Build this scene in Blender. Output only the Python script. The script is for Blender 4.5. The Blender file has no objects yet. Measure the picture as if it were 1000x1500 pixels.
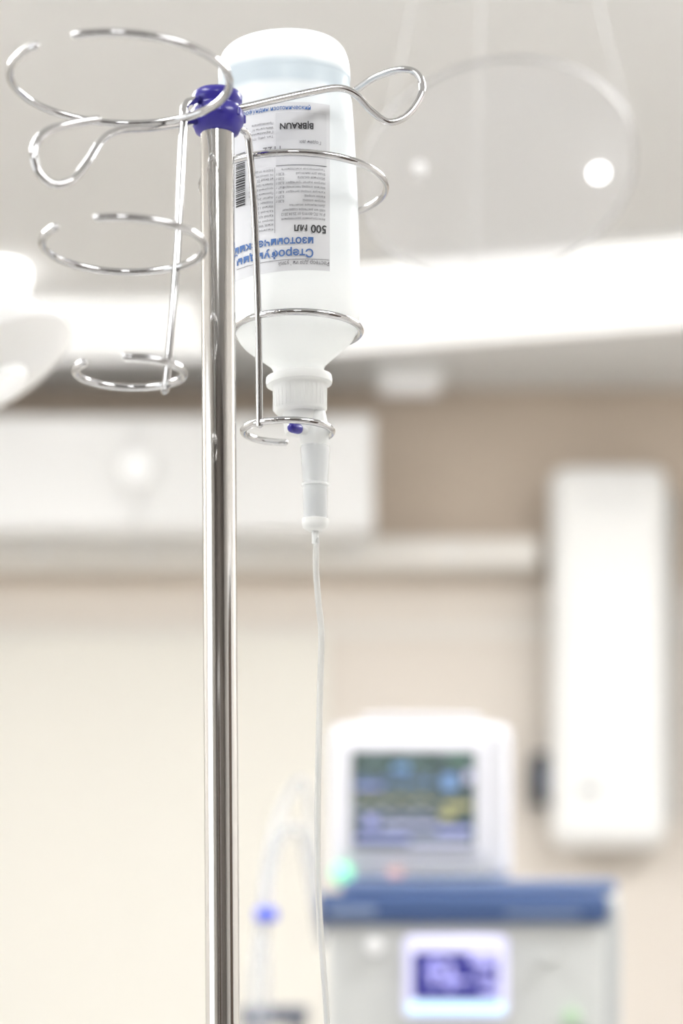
import bpy, bmesh, math, random
from mathutils import Vector, Matrix
random.seed(4)
sc = bpy.context.scene
try:
    sc.view_settings.view_transform = 'Standard'
    sc.view_settings.look = 'None'
except Exception: pass

CAMZ = 1.30
F = 3200.0
def P(px, py, D):
    """tape-measure helper: photo measurement at a real distance D (m) -> room metres"""
    return Vector(((px-500)*D/F, D, CAMZ + (1450-py)*D/F))

# ---------------------------------------------------------------- materials
def mat(name, col, rough=0.5, metal=0.0, emis=None, estr=0.0, trans=0.0, alpha=1.0, coat=0.0, noise=0.0, nscale=20, sub=0.0, ior=1.45, tl=0.0):
    m = bpy.data.materials.new(name); m.use_nodes = True
    nt = m.node_tree; b = nt.nodes['Principled BSDF']
    b.inputs['Base Color'].default_value = (*col, 1)
    b.inputs['Roughness'].default_value = rough
    b.inputs['Metallic'].default_value = metal
    b.inputs['IOR'].default_value = ior
    b.inputs['Transmission Weight'].default_value = trans
    b.inputs['Alpha'].default_value = alpha
    b.inputs['Coat Weight'].default_value = coat
    if emis:
        b.inputs['Emission Color'].default_value = (*emis, 1)
        b.inputs['Emission Strength'].default_value = estr
    if noise:
        tc = nt.nodes.new('ShaderNodeTexCoord'); n = nt.nodes.new('ShaderNodeTexNoise')
        n.inputs['Scale'].default_value = nscale
        mx = nt.nodes.new('ShaderNodeMix'); mx.data_type = 'RGBA'
        mx.inputs[6].default_value = (*[max(0, c*(1-noise)) for c in col], 1)
        mx.inputs[7].default_value = (*[min(1, c*(1+noise)) for c in col], 1)
        nt.links.new(tc.outputs['Object'], n.inputs['Vector'])
        nt.links.new(n.outputs['Fac'], mx.inputs[0])
        nt.links.new(mx.outputs[2], b.inputs['Base Color'])
    if tl:   # thin translucent plastic: part of the light passes through diffusely
        t = nt.nodes.new('ShaderNodeBsdfTranslucent'); t.inputs['Color'].default_value = (.98, .98, .98, 1)
        ms = nt.nodes.new('ShaderNodeMixShader'); ms.inputs[0].default_value = tl
        out = nt.nodes['Material Output']
        nt.links.new(b.outputs[0], ms.inputs[1]); nt.links.new(t.outputs[0], ms.inputs[2]); nt.links.new(ms.outputs[0], out.inputs['Surface'])
    return m

M_chrome = mat('chrome', (0.56, 0.56, 0.57), 0.05, 1.0)
M_pole = mat('brushed_chrome', (0.70, 0.69, 0.68), 0.08, 1.0)
M_blue = mat('blue_plastic', (0.035, 0.026, 0.30), 0.3, coat=0.2)
M_ceil = mat('ceiling_paint', (0.785, 0.78, 0.77), 0.8, noise=0.02, nscale=3)
M_wall = mat('wall_paint', (0.62, 0.595, 0.56), 0.7, noise=0.02, nscale=3)
M_wallf = mat('wall_paint_dark', (0.17, 0.15, 0.135), 0.7, noise=0.04, nscale=3)
M_trim = mat('trim_paint', (0.80, 0.77, 0.725), 0.6, noise=0.01, nscale=3)
M_litwall = mat('lit_wall_cream', (0.825, 0.80, 0.735), 0.6, noise=0.01, nscale=3)
M_floor = mat('floor_vinyl', (0.54, 0.53, 0.51), 0.35, noise=0.06, nscale=8)
M_white = mat('white_plastic', (0.86, 0.86, 0.86), 0.35, noise=0.01)
M_enamel = mat('white_enamel', (0.92, 0.92, 0.91), 0.3, noise=0.01)
M_cab = mat('cabinet_laminate', (0.85, 0.85, 0.845), 0.3, noise=0.01)
M_lampw = mat('lamp_housing', (0.84, 0.84, 0.835), 0.35, noise=0.01)
M_rod = mat('lamp_rod', (0.6, 0.6, 0.6), 0.4, noise=0.01)
M_grey = mat('grey_plastic', (0.46, 0.475, 0.475), 0.4, noise=0.02)
M_dark = mat('dark_plastic', (0.01, 0.02, 0.035), 0.4, noise=0.05)
M_rubber = mat('black_rubber', (0.03, 0.03, 0.03), 0.7, noise=0.05)
M_wood = mat('door_laminate', (0.09, 0.065, 0.05), 0.4, noise=0.2, nscale=6)
M_bluepaint = mat('blue_enamel', (0.05, 0.09, 0.21), 0.4, noise=0.04)
M_lightF = mat('added_panel_bright', (1, 1, 1), 0.5, emis=(0.995, 0.995, 0.99), estr=19.5)
M_light = mat('added_panel', (1, 1, 1), 0.5, emis=(1.0, 0.995, 0.985), estr=14.0)
M_light2 = mat('luminaire_diffuser_soft', (1, 1, 1), 0.5, emis=(1.0, 0.995, 0.98), estr=0.75)
M_light3 = mat('luminaire_diffuser_faint', (1, 1, 1), 0.5, emis=(1.0, 0.995, 0.98), estr=0.45)
M_led = mat('led', (1, 1, 1), 0.5, emis=(1.0, 1.0, 1.0), estr=4)
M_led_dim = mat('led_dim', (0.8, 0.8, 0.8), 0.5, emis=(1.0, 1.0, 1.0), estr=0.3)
M_led_faint = mat('led_faint', (0.8, 0.8, 0.8), 0.5, emis=(1.0, 1.0, 1.0), estr=0.12)

# back wall: shade near the ceiling put into the colour (taupe above, cream below)
M_wall2 = mat('wall_paint_shaded_top', (0.8, 0.8, 0.8), 0.7)
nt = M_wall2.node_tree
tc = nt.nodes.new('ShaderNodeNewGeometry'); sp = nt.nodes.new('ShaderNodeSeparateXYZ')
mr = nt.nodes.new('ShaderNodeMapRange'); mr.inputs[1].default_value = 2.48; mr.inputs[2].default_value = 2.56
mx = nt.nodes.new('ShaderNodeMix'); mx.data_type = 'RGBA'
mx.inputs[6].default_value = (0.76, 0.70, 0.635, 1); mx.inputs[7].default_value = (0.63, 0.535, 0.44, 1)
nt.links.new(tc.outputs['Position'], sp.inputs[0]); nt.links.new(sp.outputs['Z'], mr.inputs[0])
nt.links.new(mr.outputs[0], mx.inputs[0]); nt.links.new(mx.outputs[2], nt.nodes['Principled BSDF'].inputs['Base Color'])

# ---------------------------------------------------------------- mesh helpers
def empty(name, loc=(0, 0, 0)):
    e = bpy.data.objects.new(name, None); e.location = loc; e.empty_display_size = 0.05
    sc.collection.objects.link(e); return e
def add(name, me, m, parent=None, smooth=True):
    o = bpy.data.objects.new(name, me); sc.collection.objects.link(o)
    if m: me.materials.append(m)
    for p in me.polygons: p.use_smooth = smooth
    if parent:
        o.parent = parent
        o.matrix_parent_inverse = Matrix.Translation(-Vector(parent.location))
    return o
def box(name, c, s, m, bevel=0.0, parent=None, seg=3, rotz=0.0, rot=None):
    bm = bmesh.new(); bmesh.ops.create_cube(bm, size=1)
    for v in bm.verts: v.co = Vector((v.co.x*s[0], v.co.y*s[1], v.co.z*s[2]))
    if bevel: bmesh.ops.bevel(bm, geom=bm.edges[:], offset=bevel, segments=seg, affect='EDGES', profile=0.5)
    if rotz: bm.transform(Matrix.Rotation(rotz, 4, 'Z'))
    if rot: bm.transform(rot)
    bm.transform(Matrix.Translation(Vector(c)))
    me = bpy.data.meshes.new(name); bm.to_mesh(me); bm.free()
    return add(name, me, m, parent, smooth=False)
def boxr(name, x0, x1, y0, y1, z0, z1, m, bevel=0.0, parent=None, seg=3):
    return box(name, ((x0+x1)/2, (y0+y1)/2, (z0+z1)/2), (x1-x0, y1-y0, z1-z0), m, bevel, parent, seg)
def sharp(me, deg=50):
    try: me.set_sharp_from_angle(angle=math.radians(deg))
    except Exception: pass
def lathe(name, prof, m, parent=None, seg=64, ry=1.0, mtx=None, smooth=True, capped=True):
    bm = bmesh.new(); rings = []
    for r, z in prof:
        if r < 1e-6: rings.append([bm.verts.new((0, 0, z))])
        else: rings.append([bm.verts.new((r*math.cos(2*math.pi*i/seg), ry*r*math.sin(2*math.pi*i/seg), z)) for i in range(seg)])
    for a, b in zip(rings, rings[1:]):
        for i in range(seg):
            j = (i+1) % seg
            if len(a) == 1 and len(b) == 1: continue
            if len(a) == 1: bm.faces.new((a[0], b[j], b[i]))
            elif len(b) == 1: bm.faces.new((a[i], a[j], b[0]))
            else: bm.faces.new((a[i], a[j], b[j], b[i]))
    if capped:
        for r_ in (rings[0], rings[-1]):
            if len(r_) > 1:
                try: bm.faces.new(r_)
                except Exception: pass
    bmesh.ops.recalc_face_normals(bm, faces=bm.faces[:])
    if mtx: bm.transform(mtx)
    me = bpy.data.meshes.new(name); bm.to_mesh(me); bm.free()
    o = add(name, me, m, parent, smooth)
    if smooth: sharp(me)
    return o
def catmull(pts, n=10):
    pts = [Vector(p) for p in pts]
    if len(pts) < 3: return pts
    q = [2*pts[0]-pts[1]] + pts + [2*pts[-1]-pts[-2]]; out = []
    for i in range(1, len(q)-2):
        for k in range(n):
            t = k/n
            out.append(0.5*((2*q[i]) + (q[i+1]-q[i-1])*t + (2*q[i-1]-5*q[i]+4*q[i+1]-q[i+2])*t*t + (-q[i-1]+3*q[i]-3*q[i+1]+q[i+2])*t**3))
    out.append(pts[-1]); return out
def tube(name, pts, r, m, parent=None, seg=14, smooth_n=10, cap=True):
    pts = catmull(pts, smooth_n) if smooth_n else [Vector(p) for p in pts]
    rad = [r]*len(pts)
    if cap:
        d0 = (pts[0]-pts[1]).normalized(); d1 = (pts[-1]-pts[-2]).normalized()
        pre = [(pts[0]+d0*r*f, r*math.sqrt(max(0.0, 1-f*f))+1e-6) for f in (0.97, 0.8, 0.45)]
        post = [(pts[-1]+d1*r*f, r*math.sqrt(max(0.0, 1-f*f))+1e-6) for f in (0.45, 0.8, 0.97)]
        pts = [p for p, _ in pre]+pts+[p for p, _ in post]; rad = [q for _, q in pre]+rad+[q for _, q in post]
    bm = bmesh.new(); rings = []
    t = (pts[1]-pts[0]).normalized()
    up = Vector((0, 0, 1)) if abs(t.z) < 0.9 else Vector((1, 0, 0))
    nrm = t.cross(up).normalized()
    for i, p in enumerate(pts):
        if i == 0: t2 = (pts[1]-pts[0])
        elif i == len(pts)-1: t2 = (pts[-1]-pts[-2])
        else: t2 = pts[i+1]-pts[i-1]
        t2.normalize()
        nrm = (nrm - t2*nrm.dot(t2)).normalized(); bn = t2.cross(nrm)
        rings.append([bm.verts.new(p + (nrm*math.cos(a)+bn*math.sin(a))*rad[i]) for a in [2*math.pi*k/seg for k in range(seg)]])
    for a, b in zip(rings, rings[1:]):
        for i in range(seg):
            j = (i+1) % seg; bm.faces.new((a[i], a[j], b[j], b[i]))
    bm.faces.new(rings[0]); bm.faces.new(rings[-1])
    bmesh.ops.recalc_face_normals(bm, faces=bm.faces[:])
    me = bpy.data.meshes.new(name); bm.to_mesh(me); bm.free()
    o = add(name, me, m, parent, True)
    if not cap: sharp(me, 60)
    return o

# ================================================================= ROOM
X0, X1, Y0, Y1, H = -2.6, 2.6, -3.0, 6.6, 3.115
boxr('floor', X0-.1, X1+.1, Y0-.1, Y1+.1, -0.1, 0, M_floor)
boxr('ceiling', X0-.1, X1+.1, Y0-.1, Y1+.1, H, H+0.1, M_ceil)
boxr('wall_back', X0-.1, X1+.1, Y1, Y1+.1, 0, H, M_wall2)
boxr('wall_right', X1, X1+.1, Y0, Y1, 0, H, M_wall)
boxr('wall_front', X0-.1, X1+.1, Y0-.1, Y0, 0, H, M_wallf)
wl = empty('wall_left', (X0, 0, 0))
WY0, WY1, WZ0, WZ1 = -0.2, 1.6, 0.9, 2.5
boxr('below_window', X0-.1, X0, Y0, Y1, 0, WZ0, M_wall, parent=wl)
boxr('above_window', X0-.1, X0, Y0, Y1, WZ1, H, M_wall, parent=wl)
boxr('beside_window_near', X0-.1, X0, Y0, WY0, WZ0, WZ1, M_wall, parent=wl)
boxr('beside_window_far', X0-.1, X0, WY1, Y1, WZ0, WZ1, M_wall, parent=wl)
wn = empty('added_window', (X0, (WY0+WY1)/2, 1.7))  # unseen window, added for daylight and bright streaks in the chrome
for nm, a in (('frame_bottom', (WY0, WY1, WZ0, WZ0+.06)), ('frame_top', (WY0, WY1, WZ1-.06, WZ1)),
              ('frame_near', (WY0, WY0+.06, WZ0+.06, WZ1-.06)), ('frame_far', (WY1-.06, WY1, WZ0+.06, WZ1-.06)),
              ('mullion', ((WY0+WY1)/2-.03, (WY0+WY1)/2+.03, WZ0+.06, WZ1-.06))):
    boxr(nm, X0-.08, X0-.02, *a, M_white, parent=wn)
def door(name, c, w, axis):
    e = empty(name, c); x, y, _ = c
    if axis == 'x':
        box('leaf', (x-.02, y, 1.05), (.04, w, 2.1), M_wood, .004, e)
        for s in (-1, 1): box('jamb', (x-.03, y+s*(w/2+.04), 1.07), (.06, .08, 2.14), M_white, .004, e)
        box('head', (x-.03, y, 2.18), (.06, w+.16, .08), M_white, .004, e)
        tube('handle', [(x-.05, y-w/2+.08, 1.02), (x-.09, y-w/2+.08, 1.02), (x-.09, y-w/2+.2, 1.02)], .009, M_chrome, e)
    else:
        box('leaf', (x, y+.02, 1.05), (w, .04, 2.1), M_wood, .004, e)
        for s in (-1, 1): box('jamb', (x+s*(w/2+.04), y+.03, 1.07), (.08, .06, 2.14), M_white, .004, e)
        box('head', (x, y+.03, 2.18), (w+.16, .06, .08), M_white, .004, e)
        tube('handle', [(x-w/2+.08, y+.05, 1.02), (x-w/2+.08, y+.09, 1.02), (x-w/2+.2, y+.09, 1.02)], .009, M_chrome, e)
door('added_door_1', (X1, 0.6, 0), 1.3, 'x')  # unseen dark doors, added for the chrome to reflect
door('added_door_2', (-0.9, Y0, 0), 1.2, 'y')
boxr('baseboard_back', X0, X1, Y1-.015, Y1, 0, .1, M_white)
boxr('baseboard_front', X0, -1.6, Y0, Y0+.015, 0, .1, M_white)
boxr('baseboard_left', X0, X0+.015, Y0+.02, Y1-.02, 0, .1, M_white)
boxr('baseboard_right', X1-.015, X1, 1.4, Y1-.02, 0, .1, M_white)
for cx in (0.9, 1.75):  # unseen dark cupboards, added to darken the chrome reflections
    e = empty('added_dark_cupboard', (cx, Y0+.25, 0))
    boxr('carcass', cx-.4, cx+.4, Y0+.01, Y0+.48, 0, 2.2, M_wood, .006, e)
    for s in (-1, 1):
        boxr('door_leaf', cx+min(0, s*.39)+.004, cx+max(0, s*.39)-.004, Y0+.48, Y0+.50, .08, 2.18, M_wallf, .004, e)
        tube('pull', [(cx+s*.04, Y0+.50, 1.0), (cx+s*.04, Y0+.53, 1.0), (cx+s*.04, Y0+.53, 1.2), (cx+s*.04, Y0+.50, 1.2)], .006, M_chrome, e, smooth_n=0)

# ceiling luminaires
def ceil_light(name, x, y, sx, sy, m, rz=0):
    e = empty(name, (x, y, H))
    box('diffuser', (x, y, H-.03), (sx, sy, .02), m, 0, e, rotz=rz)
    box('housing', (x, y, H-.0105), (sx+.03, sy+.03, .019), M_enamel, .004, e, rotz=rz)
for (x, y, sx, m_) in ((-1.45, 3.25, 1.3, M_lightF), (1.45, 3.25, 1.3, M_lightF), (-1.4, 0.7, .6, M_light), (1.4, 0.7, .6, M_light), (0, -1.4, .6, M_light)):  # unseen panels, added to light the room and the far wall
    ceil_light('added_ceiling_light', x, y, sx, 1.1, m_)
ceil_light('ceiling_light_strip', 1.0, 5.50, 2.3, 0.60, M_light2, rz=-0.26)
ceil_light('ceiling_light_strip', -1.15, 5.95, 1.55, 0.46, M_light3, rz=-0.04)
dx = P(600, 0, 6.4).x
e = empty('ceiling_downlight', (dx, 6.42, H))
box('body', (dx, 6.42, H-.02), (.2, .2, .04), M_enamel, .01, e)
box('lens', (dx, 6.42, H-.042), (.16, .16, .006), M_led_dim, 0, e)

def pxbox(name, x0, x1, y0, y1, D, depth, m, bevel=0, parent=None):
    a = P(x0, y1, D); b = P(x1, y0, D)
    return boxr(name, a.x, b.x, D, D+depth, a.z, b.z, m, bevel, parent)
c = empty('wall_cabinet', P(200, 690, 6.2))
pxbox('carcass', -300, 548, 608, 778, 6.22, .38, M_cab, .01, c)
pxbox('door_right', 202, 545, 612, 774, 6.2, .018, M_cab, .006, c)
pxbox('door_left', -136, 200, 612, 774, 6.2, .018, M_cab, .006, c)
r = empty('medical_service_rail', P(300, 805, 6.4))
pxbox('housing', -300, 790, 786, 830, 6.45, .15, M_trim, .015, r)
for k in range(5):
    q = P(60+150*k, 812, 6.45)
    lathe('gas_outlet', [(0, 0), (.014, 0), (.014, .012), (0, .012)], M_white, r, 24, mtx=Matrix.Translation((q.x, 6.45, q.z)) @ Matrix.Rotation(math.pi/2, 4, 'X'))
pxbox('trim_1', -600, 1400, 915, 930, 6.585, .015, M_trim, .003)
pxbox('lit_wall_patch', -600, 480, 931, 2000, 6.575, .02, M_litwall, .003)  # added panel: brighter left part of the wall put into a paler cream
l = empty('cabinet_highlight', P(200, 690, 6.2))  # added glowing disc standing for a reflected highlight on the cabinet
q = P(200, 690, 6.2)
lathe('highlight_base', [(0, 0), (.06, 0), (.06, .02), (.05, .03), (0, .03)], M_enamel, l, 32, mtx=Matrix.Translation((q.x, 6.2, q.z)) @ Matrix.Rotation(math.pi/2, 4, 'X'))
lathe('highlight_glow', [(0, .03), (.045, .03), (.035, .042), (0, .048)], M_led_dim, l, 32, mtx=Matrix.Translation((q.x, 6.2, q.z)) @ Matrix.Rotation(math.pi/2, 4, 'X'))

s = empty('air_sterilizer', P(895, 960, 6.4))
pxbox('back_plate', 830, 990, 720, 1200, 6.5, .10, M_grey, .01, s)
pxbox('shell', 808, 982, 678, 1240, 6.38, .13, M_enamel, .05, s)
pxbox('front_cover', 822, 968, 696, 1224, 6.365, .03, M_enamel, .012, s)
pxbox('badge', 850, 876, 1150, 1164, 6.36, .008, M_grey, .001, s)
for k in range(5): pxbox('vent_slat', 850, 940, 712+9*k, 714+9*k, 6.36, .008, M_white, 0, s)
t = empty('wall_switch_box', P(802, 1140, 6.5))
pxbox('body', 780, 818, 1102, 1178, 6.49, .11, M_dark, .008, t)
pxbox('rocker', 793, 805, 1128, 1154, 6.48, .012, M_bluepaint, .002, t)

# ================================================================= SURGICAL LAMPS
M_shield = mat('acrylic_shield', (0.72, 0.72, 0.73), 0.3, alpha=.20, noise=0.01)
M_rim = mat('lamp_rim', (0.40, 0.40, 0.40), 0.5, metal=0.0)
cL = P(728, 256, 3.0)
L = empty('surgical_lamp', cL)
rotL = Matrix.Translation(cL) @ Matrix.Rotation(math.radians(-6), 4, 'Y') @ Matrix.Rotation(math.radians(-28), 4, 'X')
lathe('dome', [(0, .05), (.06, .048), (.12, .036), (.17, .012), (.189, -.004)], M_shield, L, 72, mtx=rotL, capped=False)
lathe('shield', [(.189, -.005), (.12, -.012), (0, -.014)], M_shield, L, 72, mtx=rotL, capped=False)
lathe('rim', [(.1885, -.004), (.1905, -.004), (.1908, .0), (.1905, .001), (.1885, .001), (.1885, -.004)], M_rim, L, 72, mtx=rotL, capped=False)
for k, (lx, ly, big) in enumerate(((.138, .002, 1), (-.108, -.04, 0))):
    lathe('led_module', [(0, -.024), (.008, -.023), (.012 if big else .008, -.018), (.012 if big else .008, -.012), (0, -.011)], M_led if big else M_led_faint, L, 24, mtx=rotL @ Matrix.Translation((lx, ly, 0)))
# three thin suspension wires from the rim to a ceiling rose
hub_c = Vector((cL.x, cL.y+.02, H-.02))
for an in (100, 220, 340):
    a = math.radians(an)
    tube('suspension_wire', [rotL @ Vector((.189*math.cos(a), .189*math.sin(a), 0)), hub_c+Vector((.03*math.cos(a), .03*math.sin(a), 0))], .0011, M_rod, L, seg=8, smooth_n=0)
lathe('ceiling_mount', [(0, H-.025), (.04, H-.02), (.05, H-.001), (0, H-.001)], M_enamel, L, 32, mtx=Matrix.Translation((hub_c.x, hub_c.y, 0)))

c2 = P(-20, 530, 2.4)
L2 = empty('surgical_lamp', c2)
rot2 = Matrix.Translation(c2) @ Matrix.Rotation(math.radians(-28), 4, 'Y') @ Matrix.Rotation(math.radians(-5), 4, 'X')
lathe('dome', [(0, .075), (.04, .07), (.075, .045), (.098, 0), (.10, -.01), (.094, -.012), (.08, -.02), (0, -.03)], M_lampw, L2, 64, mtx=rot2)
lathe('led_module', [(0, -.036), (.03, -.034), (.034, -.027)], M_led_dim, L2, 24, mtx=rot2)
q2 = rot2 @ Vector((0, 0, .07))
tube('yoke', [q2, q2+Vector((-.04, .02, .03)), q2+Vector((-.15, .02, .05)), q2+Vector((-.22, .02, .12)), (q2.x-.22, q2.y+.02, H-.05)], .016, M_lampw, L2)
lathe('ceiling_mount', [(0, H-.05), (.07, H-.05), (.09, H-.001), (0, H-.001)], M_enamel, L2, 32, mtx=Matrix.Translation((q2.x-.22, q2.y+.02, 0)))
q3 = P(4, 408, 5.5)
e = empty('ceiling_lamp', (q3.x, 5.5, H))
lathe('globe', [(0, H-.07), (.035, H-.065), (.05, H-.05), (.056, H-.03), (.056, H-.001), (0, H-.001)], M_led, e, 40, mtx=Matrix.Translation((q3.x, 5.5, 0)))

# ================================================================= ANAESTHESIA MACHINE + MONITOR
A = empty('anesthesia_machine', (P(690, 1400, 3.6).x, 3.85, 0))
M_body = mat('machine_body', (0.55, 0.56, 0.55), 0.4, noise=0.02)
zt = P(0, 1292, 3.6).z
xl, xr = P(468, 0, 3.6).x, P(912, 0, 3.6).x
pxbox('lid', 462, 892, 1308, 1352, 3.585, .5, M_bluepaint, .012, A)
pxbox('lid_tray', 500, 905, 1288, 1309, 3.62, .42, mat('blue_grey_tray', (0.14, 0.19, 0.32), .4, noise=.03), .01, A)
z1 = P(0, 1352, 3.6).z
boxr('body', xl+.012, P(888, 0, 3.6).x, 3.6, 4.08, 0.16, z1, M_body, .01, A)
boxr('side_column', P(884, 0, 3.6).x, xr, 3.61, 4.06, 0.16, P(0, 1310, 3.6).z, M_grey, .012, A)
M_lett = mat('lettering', (0.22, 0.28, 0.42), .4, noise=.02)
pxbox('lid_lettering', 740, 850, 1335, 1341, 3.581, .006, M_lett, 0, A)
pxbox('lid_badge', 480, 550, 1328, 1340, 3.581, .006, M_lett, 0, A)
M_scr2 = mat('display_bezel_lit', (0.62, 0.62, 0.8), .4, emis=(0.66, 0.64, 1.0), estr=0.35)
M_scr2d = mat('display_blue', (0.015, 0.015, 0.10), .3, emis=(0.04, 0.04, 0.25), estr=0.8)
M_scr2l = mat('display_lavender', (0.35, 0.35, 0.6), .3, emis=(0.5, 0.48, 1.0), estr=0.65)
M_cyan = mat('display_cyan', (0.5, 0.8, 0.9), .3, emis=(0.6, 0.85, 1.0), estr=.7)
pxbox('display_frame', 592, 744, 1370, 1492, 3.585, .03, M_scr2, .012, A)
pxbox('display_field', 605, 730, 1395, 1464, 3.581, .01, M_scr2d, .002, A)
pxbox('display_footer', 598, 738, 1469, 1484, 3.581, .01, M_cyan, .002, A)
for (a0, a1, b0, b1) in ((630, 655, 1404, 1409), (688, 728, 1397, 1412), (624, 650, 1419, 1426), (645, 690, 1434, 1440), (655, 664, 1410, 1450), (698, 722, 1424, 1432), (704, 728, 1444, 1454), (630, 638, 1404, 1446)):
    pxbox('display_readout', a0, a1, b0, b1, 3.579, .006, M_scr2l, 0, A)
def knob(px, py, D, r, m, par, h=.02):
    q = P(px, py, D)
    lathe('knob', [(0, 0), (r, 0), (r, h*.8), (r*.85, h), (0, h)], m, par, 28, mtx=Matrix.Translation((q.x, D, q.z)) @ Matrix.Rotation(math.pi/2, 4, 'X'))
knob(548, 1386, 3.6, .014, M_white, A); knob(836, 1490, 3.6, .014, mat('green_knob', (.42, .58, .40), .4), A)
knob(800, 1400, 3.6, .012, M_body, A)
for k in range(3):
    zz = 0.3+.26*k
    boxr('drawer', xl+.03, P(870, 0, 3.6).x, 3.585, 3.602, zz, zz+.24, M_white, .006, A)
    tube('drawer_handle', [(xl+.16, 3.585, zz+.18), (xl+.16, 3.56, zz+.18), (xl+.3, 3.56, zz+.18), (xl+.3, 3.585, zz+.18)], .006, M_chrome, A)
boxr('plinth', xl, xr, 3.58, 4.1, .1, .165, M_grey, .01, A)
for sx in (xl+.05, xr-.05):
    for sy in (3.64, 4.04):
        lathe('caster', [(0, -.015), (.045, -.015), (.05, -.008), (.05, .008), (.045, .015), (0, .015)], M_rubber, A, 28, mtx=Matrix.Translation((sx, sy, .05)) @ Matrix.Rotation(math.pi/2, 4, 'Y'))
        tube('caster_stem', [(sx, sy, .05), (sx, sy, .11)], .01, M_grey, A, smooth_n=0)

Mo = empty('patient_monitor', (P(615, 1180, 3.68).x, 3.75, zt))
M_case = mat('monitor_case', (0.58, 0.58, 0.61), .4, noise=.02)
M_bez = mat('monitor_bezel', (0.66, 0.66, 0.70), .4, noise=.02)
def mb(name, x0, x1, y0, y1, D, d, m, b=0): return pxbox(name, x0, x1, y0, y1, D, d, m, b, Mo)
mb('case', 482, 750, 1058, 1289, 3.68, .16, M_case, .022)
mb('bezel', 500, 712, 1082, 1256, 3.672, .02, M_bez, .008)
M_scr = mat('monitor_screen', (0.04, 0.05, 0.055), .25)
nt = M_scr.node_tree; b = nt.nodes['Principled BSDF']
tc = nt.nodes.new('ShaderNodeTexCoord'); n = nt.nodes.new('ShaderNodeTexNoise'); n.inputs['Scale'].default_value = 28
cr = nt.nodes.new('ShaderNodeValToRGB')
cr.color_ramp.elements[0].position = .38; cr.color_ramp.elements[0].color = (.05, .07, .065, 1)
cr.color_ramp.elements[1].position = .66; cr.color_ramp.elements[1].color = (.12, .16, .17, 1)
nt.links.new(tc.outputs['Object'], n.inputs['Vector']); nt.links.new(n.outputs['Fac'], cr.inputs[0])
nt.links.new(cr.outputs[0], b.inputs['Emission Color']); b.inputs['Emission Strength'].default_value = .85
mb('screen', 515, 696, 1100, 1242, 3.668, .01, M_scr, .001)
cols = {'g': (.12, .26, .16), 'b': (.20, .34, .62), 'y': (.48, .45, .20), 'w': (.55, .55, .75), 'l': (.36, .38, .75)}
EM = {k: mat('trace_'+k, tuple(q_*.4 for q_ in v), .4, emis=v, estr=.8) for k, v in cols.items()}
def trace(y, amp, key, x0=520, x1=640, kind=0):
    pts = []
    for i in range(61):
        x = x0+(x1-x0)*i/60; ph = (i % 15)/15
        if kind == 0: v = {5: .2, 6: -.3, 7: 1.0, 8: -.4}.get(i % 15, .15*math.sin(ph*6.28))
        else: v = .5*math.sin(ph*6.28)
        pts.append(P(x, y-amp*v, 3.667))
    tube('trace', pts, .0012, EM[key], Mo, seg=5, smooth_n=0, cap=False)
trace(1118, 6, 'g'); trace(1145, 12, 'b'); trace(1172, 10, 'y', kind=1); trace(1192, 8, 'w', kind=1); trace(1210, 5, 'l', kind=1)
for (x0, x1, y0, y1, k) in ((655, 688, 1110, 1116, 'g'), (648, 668, 1134, 1156, 'b'), (680, 692, 1130, 1146, 'w'), (650, 690, 1176, 1184, 'y'), (645, 665, 1190, 1200, 'y'), (520, 600, 1224, 1232, 'l'), (600, 690, 1231, 1238, 'w'), (560, 640, 1206, 1213, 'w'), (520, 560, 1150, 1155, 'l'), (640, 690, 1212, 1221, 'l'), (575, 600, 1120, 1130, 'b'), (535, 552, 1196, 1210, 'l')):
    pxbox('readout', x0, x1, y0, y1, 3.6665, .003, EM[k], 0, Mo)
for i, x in enumerate((600, 622, 644, 666, 688, 708)):
    mb('button', x, x+13, 1274, 1283, 3.674, .01, M_grey, .002)
pxbox('alarm_button', 568, 590, 1273, 1285, 3.674, .01, mat('pink_button', (.8, .5, .45), .4), .002, Mo)
knob(501, 1280, 3.68, .018, mat('green_lamp', (.3, .8, .5), .4, emis=(.3, 1, .6), estr=.45), Mo, .012)
tube('carry_handle', [P(540, 1060, 3.76), P(545, 1052, 3.76), P(690, 1052, 3.76), P(695, 1060, 3.76)], .006, M_case, Mo, smooth_n=4)

B = empty('breathing_circuit', P(400, 1400, 3.5))
M_hose = mat('clear_hose', (0.60, 0.63, 0.69), .3, alpha=.35)
tube('hose', [P(470, 1375, 3.62), P(440, 1220, 3.5), P(405, 1240, 3.5), P(385, 1340, 3.5), P(372, 1480, 3.5), P(400, 1700, 3.55), P(480, 1800, 3.64)], .008, M_hose, B)
tube('hose_return', [P(470, 1385, 3.62), P(450, 1160, 3.54), P(420, 1170, 3.54), P(392, 1260, 3.52), P(388, 1380, 3.52), P(405, 1600, 3.55), P(480, 1760, 3.64)], .006, M_hose, B)
q = P(390, 1340, 3.5)
box('clamp', q, (.036, .03, .022), mat('blue_clamp', (.10, .15, .75), .4), .006, B)
S = empty('equipment_trolley', (P(410, 1500, 4.2).x, 4.4, 0))
sx0, sx1 = P(365, 0, 4.2).x, P(448, 0, 4.2).x
boxr('top', sx0-.02, sx1, 4.2, 4.6, P(0, 1500, 4.2).z, P(0, 1476, 4.2).z, mat('slate', (.10, .11, .15), .5), .006, S)
for ax in (sx0, sx1-.02):
    for ay in (4.22, 4.58):
        tube('leg', [(ax, ay, .012), (ax, ay, P(0, 1499, 4.2).z)], .012, M_chrome, S, smooth_n=0)
boxr('lower_shelf', sx0-.02, sx1, 4.2, 4.6, .3, .32, M_grey, .004, S)

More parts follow.
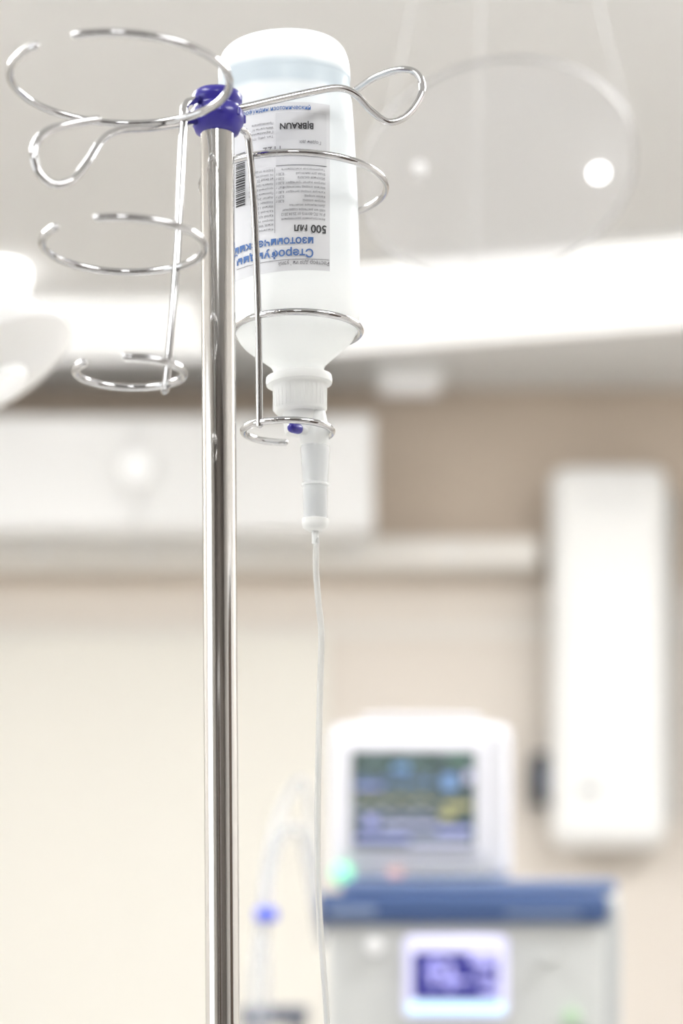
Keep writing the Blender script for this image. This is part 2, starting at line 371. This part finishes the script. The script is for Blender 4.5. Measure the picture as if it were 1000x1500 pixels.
# ================================================================= IV STAND
ST = empty('iv_stand', (P(320, 0, 1.6).x, 1.6, 0))
topc = P(318, 190, 1.6); botc = P(326, 1500, 1.6)
def pole_at(z):
    t_ = (z-botc.z)/(topc.z-botc.z); return Vector((botc.x+(topc.x-botc.x)*t_, 1.6, z))
RP = .0125
tube('pole', [pole_at(.12), pole_at(topc.z)], RP, M_pole, ST, seg=96, smooth_n=0, cap=False)
tube('lower_sleeve', [pole_at(.10), pole_at(.95)], .0165, M_pole, ST, seg=64, smooth_n=0, cap=False)
ct = Matrix.Translation(topc)
lathe('collar', [(.0125, -.004), (.0160, -.002), (.0175, .002), (.0190, .004), (.0197, .006), (.0197, .012), (.0172, .0145), (.0168, .017), (.0182, .019), (.0184, .024), (.0165, .0265), (.008, .027), (0, .027)], M_blue, ST, 48, mtx=ct)
for a in range(8):
    an = math.radians(45*a+10)
    box('collar_rib', topc+Vector((.0197*math.cos(an), .0197*math.sin(an), .009)), (.003, .003, .006), M_blue, .001, ST)
WR = .0027
def ring(name, cx, cy, D, rpx, gx0, gx1, near):
    """open wire hoop in a horizontal plane; gap between the x-offsets gx0..gx1 (m) on the near or far side"""
    c_ = P(cx, cy, D); R = rpx*D/F
    s_ = -1 if near else 1
    def ang(x): 
        x = max(-R, min(R, x)); return math.atan2(s_*math.sqrt(R*R-x*x), x)
    a0, a1 = ang(gx0), ang(gx1)
    if near: st, en = a1, a0+2*math.pi
    else: st, en = a0, a1+2*math.pi
    while en < st: en += 2*math.pi
    while en-st > 2*math.pi: en -= 2*math.pi
    n_ = 96
    pts = [c_+Vector((R*math.cos(st+(en-st)*i/n_), R*math.sin(st+(en-st)*i/n_), 0)) for i in range(n_+1)]
    tube(name, pts, WR, M_chrome, ST, seg=16, smooth_n=0)
ring('hoop', 176, 118, 1.49, 160, -.050, -.022, True)
ring('hoop', 181, 360, 1.49, 118, -.042, -.012, True)
ring('hoop', 190, 546, 1.49, 79, -.029, .001, True)
tube('basket_rod', [topc+Vector((-.012, -.006, .020)), P(283, 147, 1.575), P(271, 155, 1.562), P(268, 190, 1.5545), P(258, 392, 1.534), P(244, 555, 1.519), P(241, 572, 1.518)], WR, M_chrome, ST, seg=16)
ring('hoop', 430, 275, 1.70, 135, .004, .034, False)
ring('hoop', 436, 485, 1.70, 92, -.01, .012, False)
ring('hoop', 421, 632, 1.70, 65, -.003, .019, False)
tube('basket_rod', [topc+Vector((.012, .004, .008)), P(352, 188, 1.615), P(361, 196, 1.622), P(365, 215, 1.627), P(372, 300, 1.636), P(378, 458, 1.659), P(380, 610, 1.671), P(380, 622, 1.672)], WR, M_chrome, ST, seg=16)
tube('bag_hook', [topc+Vector((-.014, 0, .008)), P(285, 178, 1.59), P(262, 182, 1.575), P(220, 187, 1.55), P(178, 190, 1.53), P(150, 205, 1.51), P(128, 238, 1.49), P(106, 263, 1.475), P(78, 270, 1.465), P(55, 250, 1.46), P(50, 218, 1.46), P(66, 194, 1.47), P(100, 182, 1.485), P(142, 175, 1.50)], WR, M_chrome, ST, seg=16)
tube('bag_hook', [topc+Vector((.012, -.004, .014)), P(358, 157, 1.60), P(400, 147, 1.615), P(455, 135, 1.635), P(495, 129, 1.65), P(520, 138, 1.66), P(543, 162, 1.67), P(570, 179, 1.68), P(598, 167, 1.69), P(618, 133, 1.70), P(610, 108, 1.705), P(585, 102, 1.71), P(550, 113, 1.72), P(521, 132, 1.73)], WR, M_chrome, ST, seg=16)
hub = pole_at(.1)
lathe('hub', [(0, .08), (.045, .08), (.05, .1), (.04, .13), (.02, .15), (0, .15)], M_dark, ST, 40, mtx=Matrix.Translation((hub.x, hub.y, 0)))
for k in range(5):
    a = math.radians(72*k+20); d = Vector((math.cos(a), math.sin(a), 0))
    base = Vector((hub.x, hub.y, 0))
    tube('leg', [base+d*.03+Vector((0, 0, .11)), base+d*.18+Vector((0, 0, .105)), base+d*.31+Vector((0, 0, .085))], .013, M_chrome, ST)
    lathe('caster', [(0, -.01), (.026, -.01), (.03, -.005), (.03, .005), (.026, .01), (0, .01)], M_rubber, ST, 24, mtx=Matrix.Translation(base+d*.31+Vector((0, 0, .03))) @ Matrix.Rotation(a, 4, 'Z') @ Matrix.Rotation(math.pi/2, 4, 'X'))
    tube('caster_stem', [base+d*.31+Vector((0, 0, .03)), base+d*.31+Vector((0, 0, .09))], .006, M_chrome, ST, smooth_n=0)

# ================================================================= INFUSION BOTTLE
neck = P(438, 560, 1.70)
tilt = math.radians(-2.8)
BT = empty('infusion_bottle', neck)
BM = Matrix.Translation(neck) @ Matrix.Rotation(tilt, 4, 'Y')
RYB = 0.78
prof = [(.0175, -.002), (.0190, .000), (.0195, .007), (.0210, .012), (.026, .0165), (.034, .0225), (.0415, .029), (.0465, .037), (.0495, .047), (.0508, .060), (.0520, .10), (.0526, .15), (.0524, .19), (.0518, .212), (.0508, .220), (.0508, .230), (.0514, .234), (.0512, .242), (.0502, .249), (.0475, .256), (.0425, .261), (.034, .264), (.018, .265), (0, .2645)]
def dense(pr, n=5):
    v = catmull([Vector((a, b_, 0)) for a, b_ in pr], n); return [(max(0, q.x), q.y) for q in v]
M_bot = mat('bottle_polyethylene', (0.90, 0.92, 0.93), .30, coat=.15, tl=.5)
nt = M_bot.node_tree; b = nt.nodes['Principled BSDF']
tc = nt.nodes.new('ShaderNodeNewGeometry'); sp = nt.nodes.new('ShaderNodeSeparateXYZ'); cr = nt.nodes.new('ShaderNodeValToRGB')
mr = nt.nodes.new('ShaderNodeMapRange'); mr.inputs[1].default_value = neck.z; mr.inputs[2].default_value = neck.z+.27
els = cr.color_ramp.elements
els[0].position = 0; els[0].color = (.97, .98, .97, 1); els[1].position = 1; els[1].color = (.96, .97, .97, 1)
for p_, c_ in ((.22, (.96, .97, .97, 1)), (.35, (.89, .91, .92, 1)), (.80, (.86, .89, .91, 1)), (.822, (.64, .71, .76, 1)), (.868, (.66, .73, .78, 1)), (.885, (.95, .965, .965, 1))):
    e_ = els.new(p_); e_.color = c_
nt.links.new(tc.outputs['Position'], sp.inputs[0]); nt.links.new(sp.outputs['Z'], mr.inputs[0]); nt.links.new(mr.outputs[0], cr.inputs[0]); nt.links.new(cr.outputs[0], b.inputs['Base Color'])
for n_ in nt.nodes:
    if n_.type == 'BSDF_TRANSLUCENT': nt.links.new(cr.outputs[0], n_.inputs['Color'])
lathe('body', dense(prof), M_bot, BT, 96, ry=RYB, mtx=BM)
M_cap = mat('cap_white', (0.95, 0.96, 0.95), .4, tl=.3)
lathe('cap', [(0, -.024), (.0185, -.024), (.0205, -.022), (.0210, -.004), (.0215, -.003), (.0255, -.002), (.0260, .001), (.0255, .004), (.0215, .005), (.020, .006), (0, .006)], M_cap, BT, 64, mtx=BM)
for k in range(36):
    a = 2*math.pi*k/36
    box('cap_rib', BM @ Vector((.0208*math.cos(a), .0208*math.sin(a), -.013)), (.0007, .0007, .016), M_cap, 0, BT)
lathe('cap_port', [(0, -.040), (.0125, -.040), (.0135, -.038), (.0140, -.024), (0, -.024)], M_cap, BT, 48, mtx=BM)

def radat(w):
    for (r0, z0), (r1, z1) in zip(prof, prof[1:]):
        if z0 <= w <= z1: return r0+(r1-r0)*(w-z0)/(z1-z0+1e-9)
    return .05
def lab(px, py):
    w = (1450-py)*.51875e-3 - .4728
    u = (px-500)*.51875e-3 + .0329 + .0489*w
    return u, w
def onsurf(u, w, off):
    a = radat(w)+off; bb = radat(w)*RYB+off
    q_ = max(0.0, 1-(u/a)**2)
    return BM @ Vector((u, -bb*math.sqrt(q_), w))
def patch(name, x0, x1, y0, y1, off, m, nx=24, ny=8):
    bm = bmesh.new(); g = []
    for j in range(ny+1):
        row = []
        for i in range(nx+1):
            u, w = lab(x0+(x1-x0)*i/nx, y0+(y1-y0)*j/ny); row.append(bm.verts.new(onsurf(u, w, off)))
        g.append(row)
    for j in range(ny):
        for i in range(nx): bm.faces.new((g[j][i], g[j+1][i], g[j+1][i+1], g[j][i+1]))
    bmesh.ops.recalc_face_normals(bm, faces=bm.faces[:])
    me = bpy.data.meshes.new(name); bm.to_mesh(me); bm.free()
    return add(name, me, m, BT, True)
M_lab = mat('label_film', (0.74, 0.75, 0.78), .45)
M_lab2 = mat('label_panel', (0.66, 0.67, 0.70), .45)
M_ink = mat('ink_black', (0.03, 0.03, 0.035), .5)
M_inkg = mat('ink_grey', (0.18, 0.18, 0.20), .5)
M_inkb = mat('ink_blue', (0.08, 0.18, 0.45), .5)
patch('label', 332, 483, 150, 396, .0003, M_lab, 40, 16)
patch('label_panel', 404, 478, 165, 242, .0005, M_lab2, 16, 6)
dg = bpy.context.evaluated_depsgraph_get
def text(s_, x0, x1, y0, y1, m, flip=True, bold=0.0):
    cu = bpy.data.curves.new('txt', 'FONT'); cu.body = s_; cu.size = 1; cu.resolution_u = 3; cu.offset = bold
    to = bpy.data.objects.new('txt', cu); sc.collection.objects.link(to)
    bpy.context.view_layer.update()
    me = bpy.data.meshes.new_from_object(to.evaluated_get(dg())); bpy.data.objects.remove(to)
    if not me.vertices: return
    xs = [v.co.x for v in me.vertices]; ys = [v.co.y for v in me.vertices]
    ax, bx, ay, by = min(xs), max(xs), min(ys), max(ys)
    for v in me.vertices:
        fx = (v.co.x-ax)/(bx-ax+1e-9); fy = (v.co.y-ay)/(by-ay+1e-9)
        if flip: px = x1-(x1-x0)*fx; py = y0+(y1-y0)*fy
        else: px = x0+(x1-x0)*fx; py = y1-(y1-y0)*fy
        u, w = lab(px, py); v.co = onsurf(u, w, .0009)
    add('label_text', me, m, BT, False)
text('Раствор для инфузий', 408, 482, 381, 389, M_inkg)
text('Стерофундин', 345, 459, 362, 378, M_inkb, bold=.02)
text('изотонический', 340, 459, 348, 361, M_inkb, bold=.02)
text('500 мл', 431, 478, 330, 342, M_ink, bold=.015)
rows = ['Регистрационное удостоверение', 'Р N ЛС-001915 от 25.04.2012', '1000 мл раствора содержит', 'Действующие вещества:', 'Натрия хлорид', 'Калия хлорид', 'Кальция хлорид дигидрат', 'Магния хлорид гексагидрат', 'Натрия ацетат тригидрат', 'Яблочная кислота', 'Вода для инъекций', 'Теоретическая осмолярность']
for i, s_ in enumerate(rows):
    y = 321-6.6*i; w_ = min(64, 2.5*len(s_))
    text(s_, 476-w_, 476, y-2.2, y+2.2, M_inkg)
    if 3 < i < 11: text(random.choice(['6,80 г', '0,30 г', '0,37 г', '0,20 г', '3,27 г', '0,67 г']), 404, 416, y-2.2, y+2.2, M_inkg)
rows2 = ['Концентрация', 'ионов, ммоль/л', 'Натрий 145,0', 'Калий 4,0', 'Кальций 2,5', 'Магний 1,0', 'Хлориды 127,0', 'Ацетат 24,0', 'Применять только', 'прозрачный раствор', 'Хранить при темп.', 'не выше 25 °C', 'Не замораживать', 'Беречь от детей']
for i, s_ in enumerate(rows2):
    y = 334-6.6*i; w_ = min(36, 2.3*len(s_)); text(s_, 400-w_, 400, y-2.2, y+2.2, M_inkg)
text('Серия №', 440, 470, 220, 226, M_inkg); text('Годен до:', 438, 470, 206, 212, M_inkg)
text('1122', 385, 411, 214, 225, M_inkg)
text('B|BRAUN', 410, 459, 178, 190, M_ink, bold=.02)
for i, s_ in enumerate(['Производитель', 'Мельзунген АГ', 'Германия', 'Тел. (495) 777']):
    text(s_, 368, 400, 177+6.5*i, 181.5+6.5*i, M_inkg)
text('Стерофундин изотонический', 340, 455, 154, 163, M_inkb, flip=False, bold=.01)
y = 214
while y < 292:
    h_ = random.choice((.9, 1.4, 2.2)); patch('barcode_bar', 344, 358, y, y+h_, .0008, M_ink, 4, 1); y += h_+random.choice((1.0, 1.6, 2.2))
patch('label_rule', 404, 478, 242.5, 243.3, .0008, M_inkg, 12, 1)
patch('label_rule', 345, 482, 379.8, 380.5, .0008, M_inkg, 16, 1)
patch('label_rule', 402, 402.6, 245, 340, .0008, M_inkg, 1, 6)

# ================================================================= INFUSION SET
IS = empty('infusion_set', P(462, 700, 1.70))
M_clear = mat('clear_pvc', (0.80, 0.82, 0.83), .12, alpha=.45, coat=.5)
M_frost = mat('frosted_spike', (0.93, 0.95, 0.95), .3, alpha=.8, tl=.3)
px = lambda v: v*.53125e-3
z = lambda py: P(0, py, 1.70).z
X = lambda p_: P(p_, 0, 1.70).x
ax = Matrix.Translation((X(460), 1.70, 0))
lathe('spike_housing', [(0, z(654)), (px(18), z(654)), (px(21), z(650)), (px(22), z(632)), (px(20), z(620)), (px(17), z(605)), (px(14), z(598)), (0, z(598))], M_frost, IS, 40, mtx=ax)
tube('air_vent', [(X(452), 1.695, z(634)), (X(438), 1.685, z(636)), (X(431), 1.68, z(637))], px(7), M_frost, IS)
tube('air_vent_plug', [(X(437), 1.682, z(637)), (X(429), 1.676, z(638))], px(7.5), M_blue, IS, smooth_n=0)
ax2 = Matrix.Translation((X(461.5), 1.70, 0))
lathe('drip_chamber', [(px(17), z(654)), (px(21), z(654)), (px(21.5), z(660)), (px(19), z(700)), (px(18.5), z(712)), (px(18), z(762)), (px(16.5), z(762)), (px(17), z(712)), (px(18), z(690)), (px(19), z(660)), (px(17), z(654))], M_clear, IS, 48, mtx=ax2, capped=False)
lathe('chamber_collar', [(px(18.0), z(708)), (px(19.8), z(709)), (px(19.8), z(712)), (px(18), z(713)), (px(18.0), z(708))], M_frost, IS, 48, mtx=ax2, capped=False)
lathe('chamber_fluid', [(0, z(722)), (px(16.2), z(722)), (px(16.2), z(761)), (0, z(761))], mat('fluid', (.42, .45, .47), .05, alpha=.32), IS, 40, mtx=ax2)
lathe('drip_nozzle', [(0, z(740)), (px(3), z(739)), (px(4), z(700)), (px(8), z(690)), (px(9), z(658)), (0, z(658))], M_frost, IS, 24, mtx=ax2)
lathe('chamber_base', [(0, z(778)), (px(10), z(778)), (px(18), z(773)), (px(19.5), z(766)), (px(19), z(760)), (0, z(760))], M_cap, IS, 48, mtx=ax2)
lathe('outlet', [(0, z(797)), (px(4.5), z(797)), (px(5.5), z(778)), (0, z(778))], M_frost, IS, 24, mtx=ax2)
M_line = mat('iv_tubing', (0.88, 0.89, 0.88), .12, trans=.6, ior=1.3)
tube('line', [P(463, 790, 1.70), P(462.5, 830, 1.70), P(466, 880, 1.70), P(470.5, 930, 1.70), P(468, 1030, 1.70), P(465.5, 1150, 1.70), P(465.5, 1270, 1.70), P(469, 1360, 1.70), P(475, 1440, 1.70), P(479, 1510, 1.70), P(484, 1700, 1.70), P(492, 1950, 1.70), P(496, 2150, 1.70), P(510, 2210, 1.70), P(524, 2150, 1.70)], px(4.6), M_line, IS, seg=16)
q = P(483, 1640, 1.70)
box('roller_clamp', q, (.016, .014, .05), M_white, .004, IS)

# ================================================================= WORLD + CAMERA
w = bpy.data.worlds.new('World'); sc.world = w; w.use_nodes = True
bg = w.node_tree.nodes['Background']; bg.inputs[0].default_value = (.93, .97, 1, 1); bg.inputs[1].default_value = 3.0

cam = bpy.data.cameras.new('camera'); co = bpy.data.objects.new('camera', cam); sc.collection.objects.link(co)
co.location = (0, 0, CAMZ); co.rotation_euler = (math.pi/2, 0, 0)
cam.sensor_width = 36; cam.sensor_fit = 'AUTO'; cam.lens = F*36/1500
cam.shift_y = 700/1500; cam.clip_start = .05
cam.dof.use_dof = True; cam.dof.focus_distance = 1.65; cam.dof.aperture_fstop = 2.8
sc.camera = co
